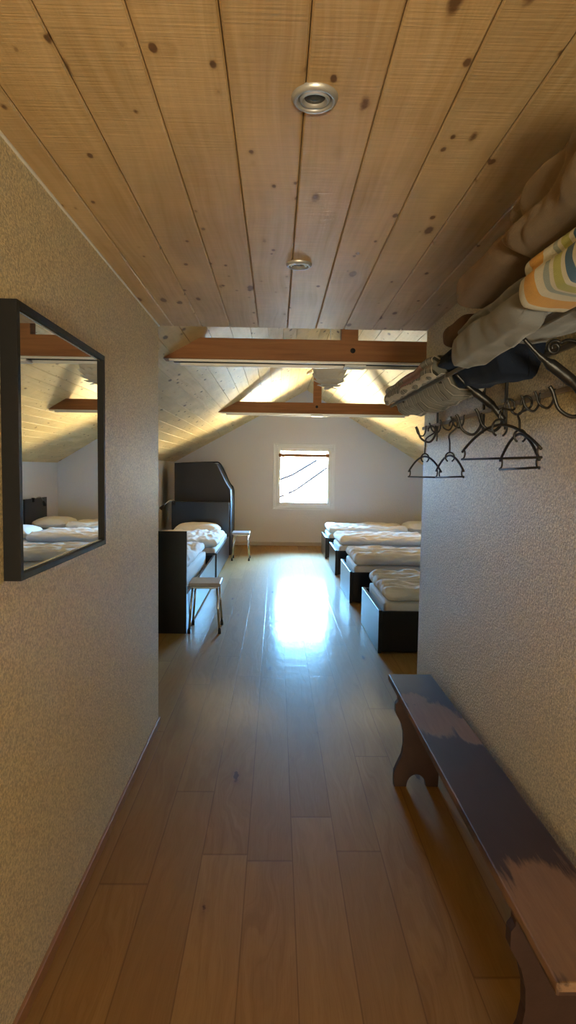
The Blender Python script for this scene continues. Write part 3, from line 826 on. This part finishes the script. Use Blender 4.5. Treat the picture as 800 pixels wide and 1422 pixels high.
# ------------------------------------------------------------------ iron hangers
def hanger(label, a, b, top_z, hook_y, hook_x, hook_z, flip=1):
    """a, b: the two ends of the bottom rod; the arch rises to top_z; the neck hooks onto the rail hook"""
    a = Vector(a); b = Vector(b); c = (a + b) / 2; d = (b - a); ln = d.length; d.normalize()
    t = thing('coat_hanger', label, 'hanger', (c.x, c.y, c.z), math.atan2(d.y, d.x), 'wrought iron hangers on the hook rail')
    h = ln / 2; H = top_z - c.z; sl = (b.z - a.z) / ln
    obj('rod', T([(-h, 0, -sl * h), (h, 0, sl * h)], .0038, 8), M['iron'], t, True)
    arch = []
    for k in range(21):
        u = -1 + 2 * k / 20
        arch.append((u * h * .985, 0, .026 + (H - .026) * (1 - abs(u) ** 1.9)))
    obj('arch', T(arch, .0048, 8), M['iron'], t, True)
    for s in (-1, 1):
        pts = [(s * h * .985, 0, .026), (s * (h * .985 - .012), 0, .032), (s * (h - .020), 0, .018), (s * (h - .014), 0, .004), (s * h, 0, 0)]
        obj('end_curl', T(smooth_pts(pts, 5), .0032, 8), M['iron'], t, True)
    R = max(.02, min(.03, ln * .068))
    ring = [(.004, R * math.cos(q), H - R * .35 + R * math.sin(q)) for q in [PI * 1.35 - 2 * PI * .85 * k / 24 for k in range(25)]]
    obj('ring', T(ring, .0035, 8), M['iron'], t, True)
    rot = Matrix.Rotation(-math.atan2(d.y, d.x), 3, 'Z')
    hp = rot @ (Vector((hook_x, hook_y, hook_z)) - c)
    z0 = H + R * .65
    zt = hp.z
    pts = [(0, 0, z0), (.004 * flip, 0, z0 + (zt - z0) * .35), (.012 * flip, 0, z0 + (zt - z0) * .6), hp + rot @ Vector((.014, 0, -.02)), hp + rot @ Vector((.016, 0, .004)), hp + rot @ Vector((.0, 0, .014)), hp + rot @ Vector((-.014, 0, .002)), hp + rot @ Vector((-.016, 0, -.014))]
    obj('hook', T(smooth_pts(pts, 6), .0038, 8), M['iron'], t, True)
hanger('large black iron hanger, widest of the four, below the grey blanket', (.672, 2.22, 1.544), (.791, 1.82, 1.546), 1.655, 2.05, .775, 1.728)
hanger('narrower black iron hanger overlapping the widest hanger near the camera', (.779, 2.13, 1.509), (.803, 1.86, 1.516), 1.625, 1.93, .782, 1.725, -1)
hanger('black iron hanger farthest along the rail at the wall corner', (.691, 3.2, 1.469), (.784, 2.9, 1.471), 1.572, 3.08, .775, 1.712)
hanger('black iron hanger second from the wall corner', (.744, 2.85, 1.471), (.783, 2.55, 1.479), 1.57, 2.70, .775, 1.712, -1)

# ------------------------------------------------------------------ light
# open sky above, sunlit ground and roofs below the horizon
GROUND_LIGHT = (.68, .52, .28); SKY_LOW = (.20, .60, 1.14); SKY_HIGH = (.36, .68, 1.0); WORLD = 106.
w = bpy.data.worlds.new('sky'); S.world = w; w.use_nodes = True
nt = w.node_tree; bg = nt.nodes['Background']
tc = nt.nodes.new('ShaderNodeTexCoord'); sx = nt.nodes.new('ShaderNodeSeparateXYZ'); nt.links.new(tc.outputs['Generated'], sx.inputs[0])
rp = nt.nodes.new('ShaderNodeValToRGB'); nt.links.new(rp.inputs[0], sx.outputs[2])
mp = nt.nodes.new('ShaderNodeMath'); mp.operation = 'MULTIPLY_ADD'; mp.inputs[1].default_value = .5; mp.inputs[2].default_value = .5
nt.links.new(sx.outputs[2], mp.inputs[0]); nt.links.new(mp.outputs[0], rp.inputs[0])
cr = rp.color_ramp; cr.elements.new(.5); cr.elements.new(.5)
for e, (p, c) in zip(cr.elements, [(.0, GROUND_LIGHT), (.47, GROUND_LIGHT), (.52, SKY_LOW), (.9, SKY_HIGH)]): e.position = p; e.color = (*c, 1)
nt.links.new(rp.outputs[0], bg.inputs[0]); bg.inputs[1].default_value = WORLD
def portal(name, loc, rot, sx, sy):
    l = bpy.data.lights.new(name, 'AREA'); l.shape = 'RECTANGLE'; l.size = sx; l.size_y = sy; l.cycles.is_portal = True
    o = bpy.data.objects.new(name, l); o.location = loc; o.rotation_euler = rot; link(o); return o
portal('window_portal', ((WX0 + WX1) / 2, FW + .30, (WZ0 + WZ1) / 2), (-PI / 2, 0, 0), WX1 - WX0, WZ1 - WZ0)
# warm fill light added behind the camera to brighten the hallway; no known lamp
fill = bpy.data.lights.new('hall_fill_light', 'AREA'); fill.shape = 'RECTANGLE'; fill.size = 1.0; fill.size_y = .5; fill.energy = 56; fill.color = (1, .87, .60); fill.spread = math.radians(115)
fill_o = bpy.data.objects.new('hall_fill_light', fill); fill_o.location = (.08, BACK + .3, .5); fill_o.rotation_euler = (PI / 2 + math.radians(44), 0, 0); link(fill_o)
sn = bpy.data.lights.new('sun', 'SUN'); sn.energy = 15; sn.color = (1, .95, .88); sn.angle = .01
so = bpy.data.objects.new('sun', sn); so.rotation_euler = Vector((-.75, .55, -.8)).to_track_quat('-Z', 'Y').to_euler(); link(so)

# ------------------------------------------------------------------ camera
cam = bpy.data.cameras.new('camera'); co = bpy.data.objects.new('camera', cam); link(co)
cam.sensor_fit = 'VERTICAL'; cam.sensor_height = 36; cam.lens = 36 * 850 / 1422; cam.clip_start = .02; cam.clip_end = 300
right = Vector((.99971343, -.0187735, .01485296)); down = Vector((.01349695, -.07040062, -.99742748)); fwd = Vector((.01977086, .99734212, -.07012706))
m = Matrix.Identity(4)
for i in range(3):
    m[i][0] = right[i]; m[i][1] = -down[i]; m[i][2] = -fwd[i]
m[2][3] = 1.5
co.matrix_world = m
S.camera = co

# ------------------------------------------------------------------ render look
S.view_settings.view_transform = 'Standard'; S.view_settings.look = 'None'; S.view_settings.gamma = 1; S.view_settings.use_curve_mapping = False
S.view_settings.exposure = 1.2
S.cycles.max_bounces = 14; S.cycles.diffuse_bounces = 10; S.cycles.glossy_bounces = 6; S.cycles.transparent_max_bounces = 8
S.cycles.use_denoising = True; S.cycles.sample_clamp_indirect = 8; S.cycles.caustics_reflective = False; S.cycles.caustics_refractive = False
